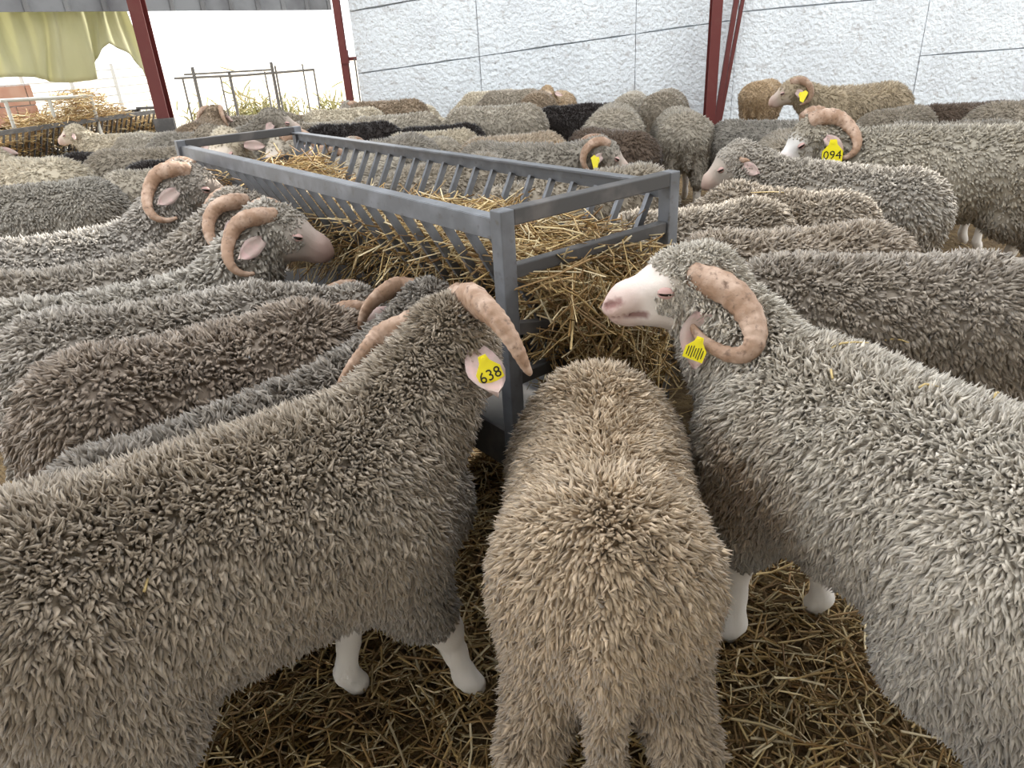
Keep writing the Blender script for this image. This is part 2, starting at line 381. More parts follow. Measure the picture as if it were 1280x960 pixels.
def horn_mesh(fr, k, sy, pr, turn=230, spread=.07, size=1., start=70, R0=.1, thick=.03, n=90, m=10, out=0., cx=-.045, cz=-.045):
    V = []; ys = []; cs = []
    for i in range(n):
        t = i/(n-1); a = math.radians(start+turn*t); rr = R0*size*(1-.28*t)
        x = cx+rr*math.cos(a); z = cz+rr*math.sin(a)*1.05
        y = sy*(.045+spread*math.sin(min(t*1.25, 1)*math.pi/2)+out*t*t)
        c0 = fr(x*k, 0, z*k); y = sy*max(abs(y), reach(pr, c0, fr.y*sy, .22)/k+(.02+.75*thick*size*(1-.8*t))*min(1, t*5)-.035*max(0, 1-t*9))
        ys.append(abs(y)); cs.append((x, z))
    ys = np.array(ys)
    for _ in range(60): ys[1:-1] = (ys[:-2]+2*ys[1:-1]+ys[2:])/4
    pts = [Vector(fr(x*k, sy*y*k, z*k)) for (x, z), y in zip(cs, ys)]
    ring = 0
    for i in range(n):
        t = i/(n-1); tg = (pts[min(i+1, n-1)]-pts[max(i-1, 0)]).normalized()
        u = fr.y*sy; u = (u-tg*u.dot(tg)).normalized(); v = tg.cross(u)
        rad = thick*k*size*(1-.80*t**1.35)*(1+.035*math.sin(t*105)+.02*math.sin(t*61+1))
        for j in range(m):
            b = 2*math.pi*j/m; V.append(pts[i]+u*(math.cos(b)*rad*.8)+v*(math.sin(b)*rad*1.12*(1-.18*math.cos(b))))
    F = [(i*m+j, i*m+(j+1) % m, (i+1)*m+(j+1) % m, (i+1)*m+j) for i in range(n-1) for j in range(m)]
    F += [tuple(range(m-1, -1, -1)), tuple(range((n-1)*m, n*m))]
    if sy < 0: F = [f[::-1] for f in F]
    me = bpy.data.meshes.new('horn'); me.from_pydata([tuple(v) for v in V], [], F); me.update()
    me.polygons.foreach_set('use_smooth', np.ones(len(F), bool)); return me

def ear_mesh(fr, k, sy, pr, droop=-25, back=25, ln=.125, wid=.03, at_=(-.025, -.012), upv=None):
    a = math.radians(droop); b = math.radians(back)
    d = (fr.y*sy*math.cos(a)*math.cos(b)+fr.z*math.sin(a)-fr.x*math.sin(b)*math.cos(a)).normalized()
    o = fr(at_[0]*k, 0, at_[1]*k); o = o+fr.y*sy*(reach(pr, o, fr.y*sy)+.004); q_ = abs(math.sin(a)); up = (fr.x*.8+fr.z*.6)*(1-q_)+fr.y*sy*q_*1.4
    if upv: up = fr.x*upv[0]+fr.y*sy*upv[1]+fr.z*upv[2]
    side = d.cross(up).normalized(); nrm = side.cross(d).normalized()
    V = []; n = 9
    for i in range(n):
        t = i/(n-1); w = wid*k*(math.sin(math.pi*min(t*.92+.1, 1))**.7+.02)*(1.05 if t < .6 else 1); c = o+d*(ln*k*t)+nrm*(-.012*k*math.sin(t*3))
        for q in (-1, -.5, 0, .5, 1): V.append(c+side*(w*q)+nrm*(.010*k*q*q-.002*k))
        for q in (1, .5, 0, -.5, -1): V.append(c+side*(w*q)*.97+nrm*(.010*k*q*q-.008*k*(1-.5*q*q)))
    m = 10; F = [(i*m+j, i*m+(j+1) % m, (i+1)*m+(j+1) % m, (i+1)*m+j) for i in range(n-1) for j in range(m)]
    F += [tuple(range(m-1, -1, -1)), tuple(range((n-1)*m, n*m))]
    me = bpy.data.meshes.new('ear'); me.from_pydata([tuple(v) for v in V], [], F); me.update()
    me.polygons.foreach_set('use_smooth', np.ones(len(F), bool)); return me, o, d, side, nrm

def text_mesh(s, size):
    cu = bpy.data.curves.new('txt', 'FONT'); cu.body = s; cu.size = size; cu.align_x = 'CENTER'; cu.align_y = 'CENTER'; cu.extrude = .0004
    cu.resolution_u = 2
    o = bpy.data.objects.new('txt', cu); COL.objects.link(o); dg = bpy.context.evaluated_depsgraph_get()
    me = bpy.data.meshes.new_from_object(o.evaluated_get(dg)); bpy.data.objects.remove(o); return me

def add_tag(root, o, d, side, nrm, k, pos=.62, text=None, size=.042, flip=1, rows=None, local=None, toward=None):
    """flat plastic tag riveted to the ear: house-shaped plate with a stud; d points from the ear root to the ear tip"""
    s = size*k; c = Vector(o)+d*(.115*k*pos)+nrm*(flip*.007*k)
    Y = d if local is None else local; Z = (nrm*flip) if toward is None else (toward-c).normalized()
    if toward is not None: c = c+Z*.03*k
    Z = (Z-Y*Z.dot(Y)).normalized(); X = (-Y).cross(Z).normalized()*-1
    Yd = -Y; X = Yd.cross(Z).normalized()
    W = Matrix(((X.x, Yd.x, Z.x, c.x), (X.y, Yd.y, Z.y, c.y), (X.z, Yd.z, Z.z, c.z), (0,0,0,1)))
    out = [(-.5,-1.0), (.5,-1.0), (.52,-.45), (.22,-.1), (.16,.16), (-.16,.16), (-.22,-.1), (-.52,-.45)]
    b = MB(); t = .0014
    vs = [(x*s, y*s, t*z) for z in (0, 1) for x, y in out]; n = len(out)
    b.add(vs, [tuple(range(n-1, -1, -1)), tuple(range(n, 2*n))]+[(i, (i+1) % n, n+(i+1) % n, n+i) for i in range(n)])
    b.tube([(0, .02*s, 0), (0, .02*s, t*3)], .1*s, 8)
    me = b.mesh('ear_tag'); me.transform(W); g = link('ear_tag', me, root, M['tag'])
    if text:
        tm = text_mesh(text, s*(.62 if len(text) < 4 else .5)); tm.transform(W @ Matrix.Translation((0, -.66*s, t*1.4))); link('tag_number', tm, g, M['ink'])
    if rows:
        b = MB()
        for i in range(rows):
            x = (-.36+.72*i/(rows-1))*s; b.box((x, -.62*s, t*1.2), (.045*s, .62*s*(.7+.3*((i*7) % 3)/2), .0005))
        rm = b.mesh('print_line'); rm.transform(W); link('print_line', rm, g, M['ink'])
    return g

def make_sheep(name, p, res, nl, ln, wd, segs, col, view=None, seed=1):
    """build the meshes of one sheep; returns a dict of part meshes in the sheep's own axes"""
    V, Q, wool, TW, fr, k, pr, dk = build_body(p, res)
    N, _ = vert_normals(V, Q)
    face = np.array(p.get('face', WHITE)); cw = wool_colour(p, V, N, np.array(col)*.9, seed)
    nose = face*np.array((.92,.76,.74)); leg = np.array(p.get('leg', LEGC))
    C = cw*TW[:, 0:1]+cw*TW[:, 1:2]*.98+face*TW[:, 2:3]+nose*TW[:, 3:4]+leg*TW[:, 4:5]
    C *= (1+.06*vnoise(V, 60, seed+4))[:, None]; C = C*(dk[:, None]*np.array((1,.0,.0))+np.minimum(dk, 1)[:, None]**1.4*np.array((0,1,1)))   # flesh-dark nostrils and lip line
    sink = .011 if res > .018 else .012
    body = np_mesh('body', V-N*(sink*np.clip((wool-.45)/.4, 0, 1)*(1-.5*TW[:, 1]))[:, None], Q, None, C, alpha=np.clip(TW[:, 0]+TW[:, 1], 0, 1))
    fl = fleece_mesh('fleece', p, V, Q, wool, TW, col, nl, ln, wd, segs, seed, view, sink=sink)
    return dict(body=body, fleece=fl, fr=fr, k=k, pr=pr)

def assemble(name, p, parts, loc, yaw, label, cat, group, tint=(1,1,1)):
    root = empty(name, loc, yaw); tag(root, label, cat, group)
    fr, k = parts['fr'], parts['k']
    b = link('body', parts['body'], root, M['skin']); b.color = (*tint, 1)
    f = link('fleece', parts['fleece'], root, M['wool']); f['kind'] = 'stuff'; f.color = (*tint, 1)
    extra = parts.get('extra')
    if extra is None:
        extra = []
        hp = p.get('horns')
        if hp is not None:
            for sy in (-1, 1): extra.append(('horn', horn_mesh(fr, k, sy, parts['pr'], **(hp[sy] if sy in hp else hp)), M['horn']))
        if p.get('ears', True):
            for sy in (-1, 1):
                e = p.get('ear', {}); e = e.get(sy, e) if (1 in e or -1 in e) else e
                em, o, d, sd, nr = ear_mesh(fr, k, sy, parts['pr'], **e); extra.append(('ear', em, M['ear'])); parts['ear%d' % sy] = (o, d, sd, nr)
        if p.get('eyes', True):
            for sy in (-1, 1):
                extra.append(('eye', eye_mesh(fr, k, sy, p.get('lid', .3), parts['pr']), None))
        parts['extra'] = extra
    for nm, me, mt in extra: link(nm, me, root, mt)
    return root

def eye_mesh(fr, k, sy, lid, pr):
    """eyeball with an upper and a lower lid, one mesh with two materials"""
    c = fr(.082*k, 0, .008*k); c = c+fr.y*sy*(reach(pr, c, fr.y*sy)-.006*k); V = []; F = []; mi = []
    ax = (fr.y*sy+fr.x*.35+fr.z*.1).normalized(); u = (fr.x-ax*fr.x.dot(ax)).normalized(); v = ax.cross(u)
    def shell(R, a0, a1, mat_i, sx=1.35):
        k0 = len(V); n, m = 8, 5
        for i in range(n+1):
            th = math.pi*i/n
            for j in range(m+1):
                ph = a0+(a1-a0)*j/m
                V.append(tuple(c+u*(R*sx*math.cos(th))+(v*math.sin(ph)+ax*math.cos(ph)*.9)*(R*math.sin(th))))
        for i in range(n):
            for j in range(m):
                F.append((k0+i*(m+1)+j, k0+i*(m+1)+j+1, k0+(i+1)*(m+1)+j+1, k0+(i+1)*(m+1)+j)); mi.append(mat_i)
    shell(.0125*k, -1.6, 1.6, 0); 
    s = 1 if v.dot(fr.z) > 0 else -1
    shell(.015*k, s*lid, s*1.7, 1); shell(.015*k, -s*(.35+.3*(lid)), -s*1.7, 1)
    me = bpy.data.meshes.new('eye'); me.from_pydata(V, [], F); me.materials.append(M['eye']); me.materials.append(M['lid'])
    me.polygons.foreach_set('material_index', mi); me.polygons.foreach_set('use_smooth', np.ones(len(F), bool)); me.update(); return me

def straw_mesh(name, P, D, ln, wd, seed, cols, bend=.25):
    """stalks: three-sided bent stems; P centres, D unit directions"""
    r = np.random.default_rng(seed); n = len(P)
    D = D/np.linalg.norm(D, axis=1)[:, None]; up = r.normal(size=(n, 3)); s = np.cross(D, up); s /= np.linalg.norm(s, axis=1)[:, None]; t = np.cross(s, D)
    l = ln*(.5+.9*r.random(n)); bd = r.normal(size=n)*bend
    rings = []
    for j, f in enumerate((-.5, 0, .5)):
        c = P+D*(l*f)[:, None]+t*((abs(f)*2)**2*l*bd*.5)[:, None]
        for a in range(3):
            an = a*2.094; rings.append(c+s*(math.cos(an)*wd)[:, None]+t*(math.sin(an)*wd)[:, None]*.7)
    VV = np.stack(rings, 1); qs = [(j*3+a, j*3+(a+1) % 3, j*3+3+(a+1) % 3, j*3+3+a) for j in range(2) for a in range(3)]
    QQ = (np.array(qs)[None]+(np.arange(n)*9)[:, None, None]).reshape(-1, 4)
    C = np.array(cols)[r.integers(0, len(cols), n)]*(.75+.45*r.random(n))[:, None]
    return np_mesh(name, VV.reshape(-1, 3), QQ, None, np.repeat(C[:, None, :], 9, 1).reshape(-1, 3), smooth=True)
STRAW = [(.52,.36,.15), (.62,.46,.22), (.38,.235,.09), (.74,.62,.40), (.25,.145,.06), (.47,.33,.16), (.66,.53,.30), (.30,.19,.085)]
# ------------------------------------------------------------------ the barn
def struct(o): o['kind'] = 'structure'; return o
M['dirt'] = mat('trodden_bedding', (.13,.085,.045), rough=.95, noise=[(7, 6, (.22,.15,.07), .4, .65), (40, 5, (.33,.24,.11), .55, .75)], bump=(30, 1, .05))
M['yard'] = mat('dry_pale_yard', (.55,.49,.4), rough=.95, noise=[(1.5, 5, (.62,.57,.48), .4, .7)], bump=(5, .6, .1))
def wall_material():
    m = mat('whitewashed_concrete', (.60,.64,.67), rough=.9, noise=[(1.1, 6, (.51,.54,.57), .45, .75), (9, 8, (.45,.46,.47), .60, .70), (30, 6, (.36,.35,.34), .64, .70)], bump=(16, .8, .06))
    return m
M['wall'] = wall_material()
M['joint'] = mat('grey_concrete_joint', (.52,.53,.54), rough=.95, bump=(30, 1, .03))
M['sheet'] = mat('corrugated_grey_sheet', (.2,.205,.21), rough=.6, metal=.2, noise=[(2.5, 6, (.12,.12,.125), .45, .7)])
M['roof'] = mat('fibre_cement_roof', (.4,.4,.39), rough=.9)
M['tarp'] = mat('olive_cream_tarpaulin', (.52,.51,.33), rough=.8, noise=[(1.2, 4, (.6,.58,.42), .4, .7)], trans=.5)
M['brick'] = mat('pink_block', (.5,.27,.2), rough=.9, noise=[(5, 4, (.56,.35,.27), .4, .7)])
M['palewood'] = mat('weathered_plank', (.5,.5,.48), rough=.9)
M['thin'] = mat('dull_fence_steel', (.1,.095,.09), rough=.6, metal=.3)
M['leaf'] = mat('dry_scrub', (.36,.36,.19), rough=.9, noise=[(9, 3, (.5,.42,.22), .4, .7)])

OP = (Vector((-2.3, 11.75, 0)), Vector((-9.3, 2.6, 0)))       # line of the open left side
od = (OP[1]-OP[0]).normalized(); on_ = Vector((-od.y, od.x, 0));  on_ = on_ if on_.x < 0 else -on_
b = MB(); v = [(-2.3,11.75), (-9.3,2.6), (-9.3,-8), (12,-8), (12,11.95), (-2.3,11.95)]
b.add([(x, y, 0) for x, y in v]+[(x, y, -.2) for x, y in v], [tuple(range(5, -1, -1))[::-1], tuple(range(6, 12))[::-1]]+[(i, i+6, (i+1) % 6+6, (i+1) % 6) for i in range(6)])
floor = struct(b.build('floor', M['dirt']))
b = MB().box((0, 30, -.45), (240, 240, .4)); gnd = struct(b.build('ground', M['yard']))

# back wall: poured in lifts; every lift and shutter bay is a slightly proud panel, the joints between lie back
WY = 11.95
wb = struct(MB().box((5.0, WY+.16, 3.2), (14.2, .22, 6.8)).build('wall_back', M['joint']))  # unseen top raised above the roof to block the sun
rs = random.Random(4)
xe = -2.1; bays = []
while xe < 11.5:
    w_ = rs.choice((1.55, 1.9, 2.4, 2.9)); bays.append((xe, xe+w_)); xe += w_
def wall_piece(x0, x1, z00, z01, z10, z11, proud, seed):
    """one poured lift with an uneven outline: left edge z00..z10, right edge z01..z11"""
    r = random.Random(seed); n = 8; V = []; g = .005
    for i in range(n+1):
        t = i/n; x = x0+g+(x1-x0-2*g)*t; lo_ = z00+(z01-z00)*t; hi_ = z10+(z11-z10)*t
        j = 0 if i in (0, n) else 1
        V += [(x, WY+.06, lo_), (x, WY+.06, hi_), (x, WY-proud, lo_+g+r.uniform(0, .014)*j), (x, WY-proud, hi_-g-r.uniform(0, .014)*j)]
    F = []
    for i in range(n):
        a = i*4; c = a+4; F += [(a+2, c+2, c+3, a+3), (a+1, a+3, c+3, c+1), (a, c, c+2, a+2)]
    F += [(0, 2, 3, 1), (n*4, n*4+1, n*4+3, n*4+2)]
    o = MB().add(V, F).build('wall_panel', M['wall'], wb); return o
for i, (x0, x1) in enumerate(bays):
    rz = lambda a: a+rs.uniform(-.03, .03)
    if x0 < 6.2:
        z1a, z1b = 1.08+.075*(x0+2.1), 1.08+.075*(x1+2.1)
    else: z1a, z1b = .86, .9
    if 3.6 < x0 < 6.2: z1a, z1b = 1.62, 1.7
    wall_piece(x0, x1, 0, 0, z1a, z1b, rs.uniform(.0, .02)+.01, i)
    z2a, z2b = z1a+.85, z1b+.9
    wall_piece(x0, x1, z1a, z1b, z2a, z2b, rs.uniform(.0, .02), i+50)
    wall_piece(x0, x1, z2a, z2b, 6.4, 6.4, rs.uniform(.0, .02), i+90)

struct(MB().box((3.0, -3.0, 1.6), (12.0, .2, 3.2)).build('light_block_wall', M['wall']))  # unseen wall behind the camera, added to block low frontal light
def post(name, x, y, w, h, label, lattice=False):
    r = empty(name, (x, y, 0)); tag(r, label, 'post')
    b = MB(); b.box((0,-w*.45,h/2), (w,.012,h)); b.box((0,w*.45,h/2), (w,.012,h)); b.box((0,0,h/2), (.012,w*.9,h)); b.build('column', M['red'], r)
    MB().box((0,0,.01), (w*2,w*2,.02)).build('base_plate', M['red'], r)
    return r
TOPZ = 3.1
p1 = atY(205, 140, 9.2); r1 = post('steel_post', p1.x, 9.2, .15, TOPZ, 'dark red steel post standing beside the hay rack at the back left')
# bracket that clamps the second hay rack's rail to this post
MB().box((.02,-.1,.70), (.24,.05,.2)).build('clamp', M['darksteel'], r1)
p2 = atY(437, 120, 11.6); r2 = post('steel_post', p2.x, 11.6, .10, TOPZ, 'slender red steel post at the left corner of the white wall')
MB().box((.02,-.03,1.33), (.1,.1,.18)).build('hinge_plate', M['red'], r2); MB().box((.1,0,1.30), (.16,.05,.05)).build('hinge_pin', M['red'], r2)
MB().tube([(.16,-.05,.1), (.16,-.05,1.3)], .012, 6).build('drop_rod', M['thin'], r2)
p3 = atY(888, 120, 11.5); r3 = post('steel_post', p3.x, 11.5, .15, TOPZ+.25, 'thick dark red steel column against the middle of the white wall')
b = MB().bar((.14,.12,0), (.52,.25,3.3), .07, .05); b.build('brace', M['red'], r3)
b = MB().bar((.22,.2,0), (.66,.28,3.3), .05, .05); b.build('brace', M['red'], r3)

# unseen light-shaping roof slabs; strip of corrugated sheet hanging along the left side
for v in ROOFS:
  b = MB(); n_ = len(v)
  b.add([(x, y, 3.4) for x, y in v]+[(x, y, 3.46) for x, y in v], [tuple(range(n_)), tuple(range(2*n_-1, n_-1, -1))]+[(i, (i+1) % n_, (i+1) % n_+n_, i+n_) for i in range(n_)])
  struct(b.build('light_gap_roof', M['roof']))
fa = empty('corrugated_fascia', OP[0]+on_*.25); tag(fa, 'strip of dark grey corrugated sheet hanging above the open left side', 'metal sheet')
FZ = 1.97
for i in range(20):                        # each sheet with its raised rib
    a = od*(-.15+i*.42); b = MB(); c = a+od*.21
    b.bar(a+Vector((0,0,FZ+.65)), a+od*.405+Vector((0,0,FZ+.65)), .02, 1.3); b.build('sheet', M['sheet'], fa)
    b = MB(); b.bar(a+on_*-.025+Vector((0,0,FZ)), a+on_*-.025+Vector((0,0,FZ+1.3)), .05, .05); b.build('rib', M['sheet'], fa)

# ------------------------------------------------------------------ hay racks
def hay_rack(name, A, th, L, W, h, label, nb, zb=.60, wb_=.16, steel='steel'):
    """V-shaped rack; A is the near left corner, L runs away, W to the right"""
    r = empty(name, (A[0], A[1], 0), th); tag(r, label, 'hay feeder')     # local x = width, y = length
    S = M[steel]; D = M['darksteel']; tb = .042
    for (x, y) in ((0,0), (W,0), (0,L), (W,L)):
        MB().box((x, y, h/2), (tb, tb, h)).build('post', S, r, bevel=.003)
    for y in (0, L):
        MB().bar((tb/2,y,h-.02), (W-tb/2,y,h-.02), .04, .04).build('end_rail', D, r, bevel=.003)
        MB().bar((tb/2,y,h-.155), (W-tb/2,y,h-.155), .03, .034).build('end_rail', D, r, bevel=.003)
        MB().bar((tb/2,y,h-.305), (W*.5,y,zb+.1), .03, .03).build('end_brace', D, r)
        MB().bar((tb/2,y,h-.445), (W-tb/2,y,h-.445), .03, .034).build('end_rail', D, r, bevel=.003)
    cx = W/2; rows = ((0, -1), (W, 1))
    for (x, s) in rows:
        b = MB(); b.box((x, L/2, h-.052), (.012, L-tb, .05)); b.box((x-s*.018, L/2, h-.029), (.04, L-tb, .006)); b.build('long_rail', S, r)
        xb = cx+s*wb_/2
        MB().bar((xb,.02,zb), (xb,L-.02,zb), .03, .03).build('lower_rail', S, r)
        sp = (L-.12)/(nb-1); base = MB()
        dx = x-s*.012
        base.bar((dx,0,h-.07), (xb,0,zb+.012), .022, .014, up=(0,1,0)); me = base.mesh('bar')
        for i in range(nb): o = link('bar', me, r, S); o.location.y = .06+sp*i
    MB().box((cx, L/2, zb-.02), (wb_+.03, L-.04, .012)).build('rack_floor', D, r)
    # feed tray under the V that catches what falls
    b = MB(); b.box((cx, L/2, .30), (W-.06, L-.06, .015)); b.box((.03, L/2, .36), (.012, L-.06, .12)); b.box((W-.03, L/2, .36), (.012, L-.06, .12)); b.build('tray', D, r)
    return r
# rack against the open side, at the back left
a2 = at(-75, 173, .8); b2 = at(212, 134, .8); v2 = b2-a2; th2 = math.atan2(-v2.x, v2.y); L2 = math.hypot(v2.x, v2.y)
hay_rack('hay_feeder', (a2.x-.6*math.cos(th2), a2.y-.6*math.sin(th2)), th2, L2, .6, .82, 'second dark hay rack beside the red post at the back left', 40, zb=.36, steel='darksteel')
FA = Vector((.0, 1.67, 0)); FTH = math.radians(37.8); FL, FW, FH = 2.56, .61, 1.064
hay_rack('hay_feeder', FA, FTH, FL, FW, FH, 'long grey steel hay rack full of straw in the middle of the flock', 24)
# ------------------------------------------------------------------ the flock
HERO = dict(res=.0122, nl=31500, ln=.0215, wd=.0077, segs=2)
NEAR = dict(res=.0165, nl=12000, ln=.021, wd=.0105, segs=2)
MIDD = dict(res=.018, nl=7800, ln=.022, wd=.0125, segs=2)
HERD = []                                   # where animals already stand: centre, heading, half length, half width
def make_room(c, yaw, n=40, lim=.32):
    c0 = np.array(c[:2]); c = c0.copy(); d = np.array((math.cos(yaw), math.sin(yaw))); T = np.linspace(-1, 1, 7)
    for _ in range(n):
        mv = np.zeros(2)
        for (q, y2, hl, hw) in HERD:
            if abs(q[0]-c[0])+abs(q[1]-c[1]) > 1.6: continue
            A = c+d*(.26*T)[:, None]; B = q+np.array((math.cos(y2), math.sin(y2)))*(hl*T)[:, None]
            D = A[:, None]-B[None]; ds = np.linalg.norm(D, axis=2); i, j = np.unravel_index(ds.argmin(), ds.shape); g = .34-ds[i, j]
            if g > 0: mv += D[i, j]/max(ds[i, j], .02)*g*.5
        if not mv.any(): break
        c = c+mv*.5; v = c-c0; l = np.linalg.norm(v)
        if l > lim: c = c0+v*lim/l
    HERD.append((c, yaw, .26, .17)); return c
def sheep(name, W, R, p, q, col, label, group=None, seed=1, tint=(1,1,1), cull=True, cat='sheep'):
    W = Vector((W[0], W[1], 0)); R = Vector((R[0], R[1], 0)); d = W-R; p = dict(p); p.setdefault('L', d.length)
    yaw = math.atan2(d.y, d.x); loc = W-d.normalized()*(p['L']/2)
    view = Matrix.Rotation(-yaw, 3, 'Z') @ (Vector((0,0,CAMH))-loc)
    HERD.append((np.array((loc.x, loc.y)), yaw, .26, .17))
    parts = make_sheep(name, p, col=col, view=np.array(view) if cull else None, seed=seed, **q)
    r = assemble(name, p, parts, loc, yaw, label, cat, group, tint)
    return r, parts, p
def by_px(w, r, zb, L=.74, hold='w'):       # withers and rump pixels on a back of height zb
    a = at(*w, zb); b = at(*r, zb); d = (a-b); d.z = 0; d.normalize()
    return ((a.x, a.y), (a.x-d.x*L, a.y-d.y*L)) if hold == 'w' else ((b.x+d.x*L, b.y+d.y*L), (b.x, b.y))
def ear_tag(root, parts, side, face=False, **kw):
    if face: R_ = Matrix.Rotation(-root.rotation_euler.z, 3, 'Z'); kw['toward'] = R_ @ (Vector((0,0,CAMH+.3))-root.location); kw['local'] = R_ @ Vector(face)
    o, d, sd, nr = parts['ear%d' % side]; add_tag(root, o, d, sd, nr, parts['k'], **kw)
GF = 'sheep crowded around the middle hay rack'; GB = 'sheep standing in the back of the barn'
BRN = (.30,.235,.18); GRY = (.37,.34,.30); LIT = (.47,.43,.37); TAN = (.55,.46,.35)
FACE_B = (.40,.32,.27)

# three big animals in front
s1, q1, _ = sheep('ram', (-.25,1.28), (-.90,.83), dict(zb=.835, w=.98, neck=(14,38,.30), head=(34,-38,-20), horns={-1: dict(turn=165, spread=.125, size=1.05, out=.0, thick=.035, start=92), 1: dict(turn=88, spread=.075, size=.85, out=.03, thick=.038, start=112)}, mud_shade=.75, dirt=.5,
    feet=dict(fl=(.21,.065), fr=(.43,-.12)), ear={1: dict(droop=-20, back=20), -1: dict(droop=-58, back=50, ln=.14, wid=.036, at_=(-.085,-.055), upv=(-1,.5,.1))}), HERO, (.37,.315,.25),
    'biggest grey ram at front left, seen from behind, with a numbered yellow ear tag', GF, 11)
ear_tag(s1, q1, -1, text='638', size=.05, pos=.42, face=(.35,-.1,-1))
s2, q2, _ = sheep('sheep', (.20,1.50), (.13,.84), dict(zb=.775, w=.84, neck=(0,-35,.28), head=(0,-55,0), hindwool=1., tail=.38, tailx=.0, feet=dict(hl=(-.28,.165), hr=(-.28,-.175)), mud_shade=.45, dirt=.5, cap=1), HERO, (.53,.42,.30),
    'tan woolly sheep seen from the rear, long-tailed, between the two big rams', GF, 12)
s3, q3, _ = sheep('ram', (.60,1.50), (.93,.78), dict(zb=.82, w=1.08, neck=(16,46,.32), head=(72,2,-.1), horns=dict(turn=270, spread=.06, size=.67, thick=.05, start=70, cx=-.008, cz=-.032), mud_shade=.6, lid=.05,
    ear={1: dict(droop=-58, back=-30, ln=.13, wid=.042, at_=(.012,-.025)), -1: dict(droop=-20, back=20)}, stains=[((.22,.2,.52), (.16,.16,.14), (.36,.23,.12), .75)], face=(.74,.66,.61), feet=dict(fl=(.26,.145), fr=(.22,-.11))), dict(HERO, res=.009), (.55,.505,.435),
    'big pale white-faced ram at right reaching for straw at the near end of the rack', GF, 13)
ear_tag(s3, q3, 1, rows=7, size=.046, pos=.6, face=(-.3,0,-1))

# left of the rack
def L_(w, r, zb, p, q, col, label, seed, name='ram', L=.74, group=GF):
    W, R = by_px(w, r, zb, L); pp = dict(zb=zb, w=.88); pp.update(p)
    return sheep(name, W, R, pp, q, col, label, group, seed)
l1 = L_((470,414), (60,582), .765, dict(neck=(6,32,.32), head=(14,-35,0), horns=dict(turn=170, spread=.10, size=1.05, out=.03), mud_shade=.5), NEAR, (0.216,0.191,0.162), 'dark grey-brown ram squeezed behind the biggest ram, horns showing past its head', 21, L=.82)
l2 = L_((400,357), (50,440), .835, dict(neck=(0,-18,.30), head=(0,-45,0), mud_shade=.4, eyes=False), NEAR, (0.290,0.237,0.189), 'brown woolly sheep, third back on the left, head buried in the straw', 22, 'sheep')
l3 = L_((335,338), (0,392), .825, dict(neck=(-4,2,.28), head=(-10,-45,0), horns=dict(turn=190, spread=.07, size=.95), face=FACE_B), NEAR, (0.358,0.324,0.283), 'grey ram at left with its head down under the rack and one horn showing', 23)
l4 = L_((268,322), (-40,378), .80, dict(neck=(-2,46,.36), head=(-26,-18,0), horns=dict(turn=215, spread=.08, size=1.0), face=(.42,.34,.30)), MIDD, (0.393,0.362,0.316), 'ram with its curly head raised against the left bars of the rack', 24)
l5 = L_((225,294), (-60,345), .815, dict(neck=(2,40,.36), head=(-14,-20,0), horns=dict(turn=215, spread=.075, size=1.0), face=FACE_B), MIDD, (0.349,0.311,0.265), 'ram mostly hidden behind the curly-headed ram at the left bars', 25)
l6 = L_((182,262), (-60,302), .82, dict(neck=(-4,50,.36), head=(-30,-18,0), horns=dict(turn=230, spread=.08, size=1.12), face=(.30,.24,.20)), MIDD, (0.376,0.346,0.308), "grey ram with dark face and large horn beside the rack's far left post", 26)
l7 = sheep('sheep', (-3.15,4.35), (-2.42,4.55), dict(zb=.81, w=1.05, neck=(0,-10,.26), head=(0,-40,0)), MIDD, (0.322,0.298,0.257), 'broad-backed grey sheep at the left edge behind the dark-faced ram', GF, 27)

# right of the rack
sheep('sheep', (.76,2.06), (1.50,1.88), dict(zb=.82, neck=(8,-14,.30), head=(10,-48,0), eyes=False), NEAR, (0.368,0.323,0.271), 'grey-brown sheep just behind the big pale ram on the right', GF, 31)
sheep('sheep', (.70,2.47), (1.42,2.43), dict(zb=.80, w=.9, neck=(4,-22,.30), head=(4,-45,0), eyes=False), MIDD, (0.379,0.319,0.254), 'tan-grey sheep at the right corner post of the rack, head lowered', GF, 32)
sheep('sheep', (.48,2.84), (1.18,2.95), dict(zb=.80, w=.85, neck=(4,-22,.28), head=(4,-45,0), eyes=False), MIDD, (0.344,0.298,0.241), 'brown-grey sheep behind the right corner post, only its narrow back showing', GF, 33)
sheep('sheep', (1.08,3.45), (1.53,2.90), dict(zb=.79, w=.85, neck=(4,-22,.28), head=(4,-45,0), eyes=False), MIDD, (0.335,0.286,0.228), 'brownish sheep wedged between the smooth-faced sheep and the tan-grey one', GF, 34)
s8 = sheep('sheep', (1.46,3.74), (1.92,3.10), dict(zb=.825, neck=(10,30,.30), head=(42,-28,0), horns=dict(turn=40, spread=.02, size=.6, thick=.022), face=(.5,.42,.36), cap=.5), MIDD, (0.362,0.332,0.289), 'smooth-faced sheep with a tiny horn stub looking left, right of the rack', GF, 35)
s9 = sheep('ram', (2.02,4.12), (2.93,3.78), dict(zb=.88, w=1.15, neck=(4,34,.30), head=(22,-34,.15), horns=dict(turn=215, spread=.09, size=1.15, thick=.034, start=80), face=(.80,.78,.76), ear={1: dict(droop=-40, back=10), -1: {}}, mud_shade=.8), MIDD, (0.389,0.353,0.288), 'large ram at the right edge with white face and yellow 094 tag', GF, 36)
ear_tag(s9[0], s9[1], 1, text='094', size=.095, pos=.5, face=(.05,0,-1))

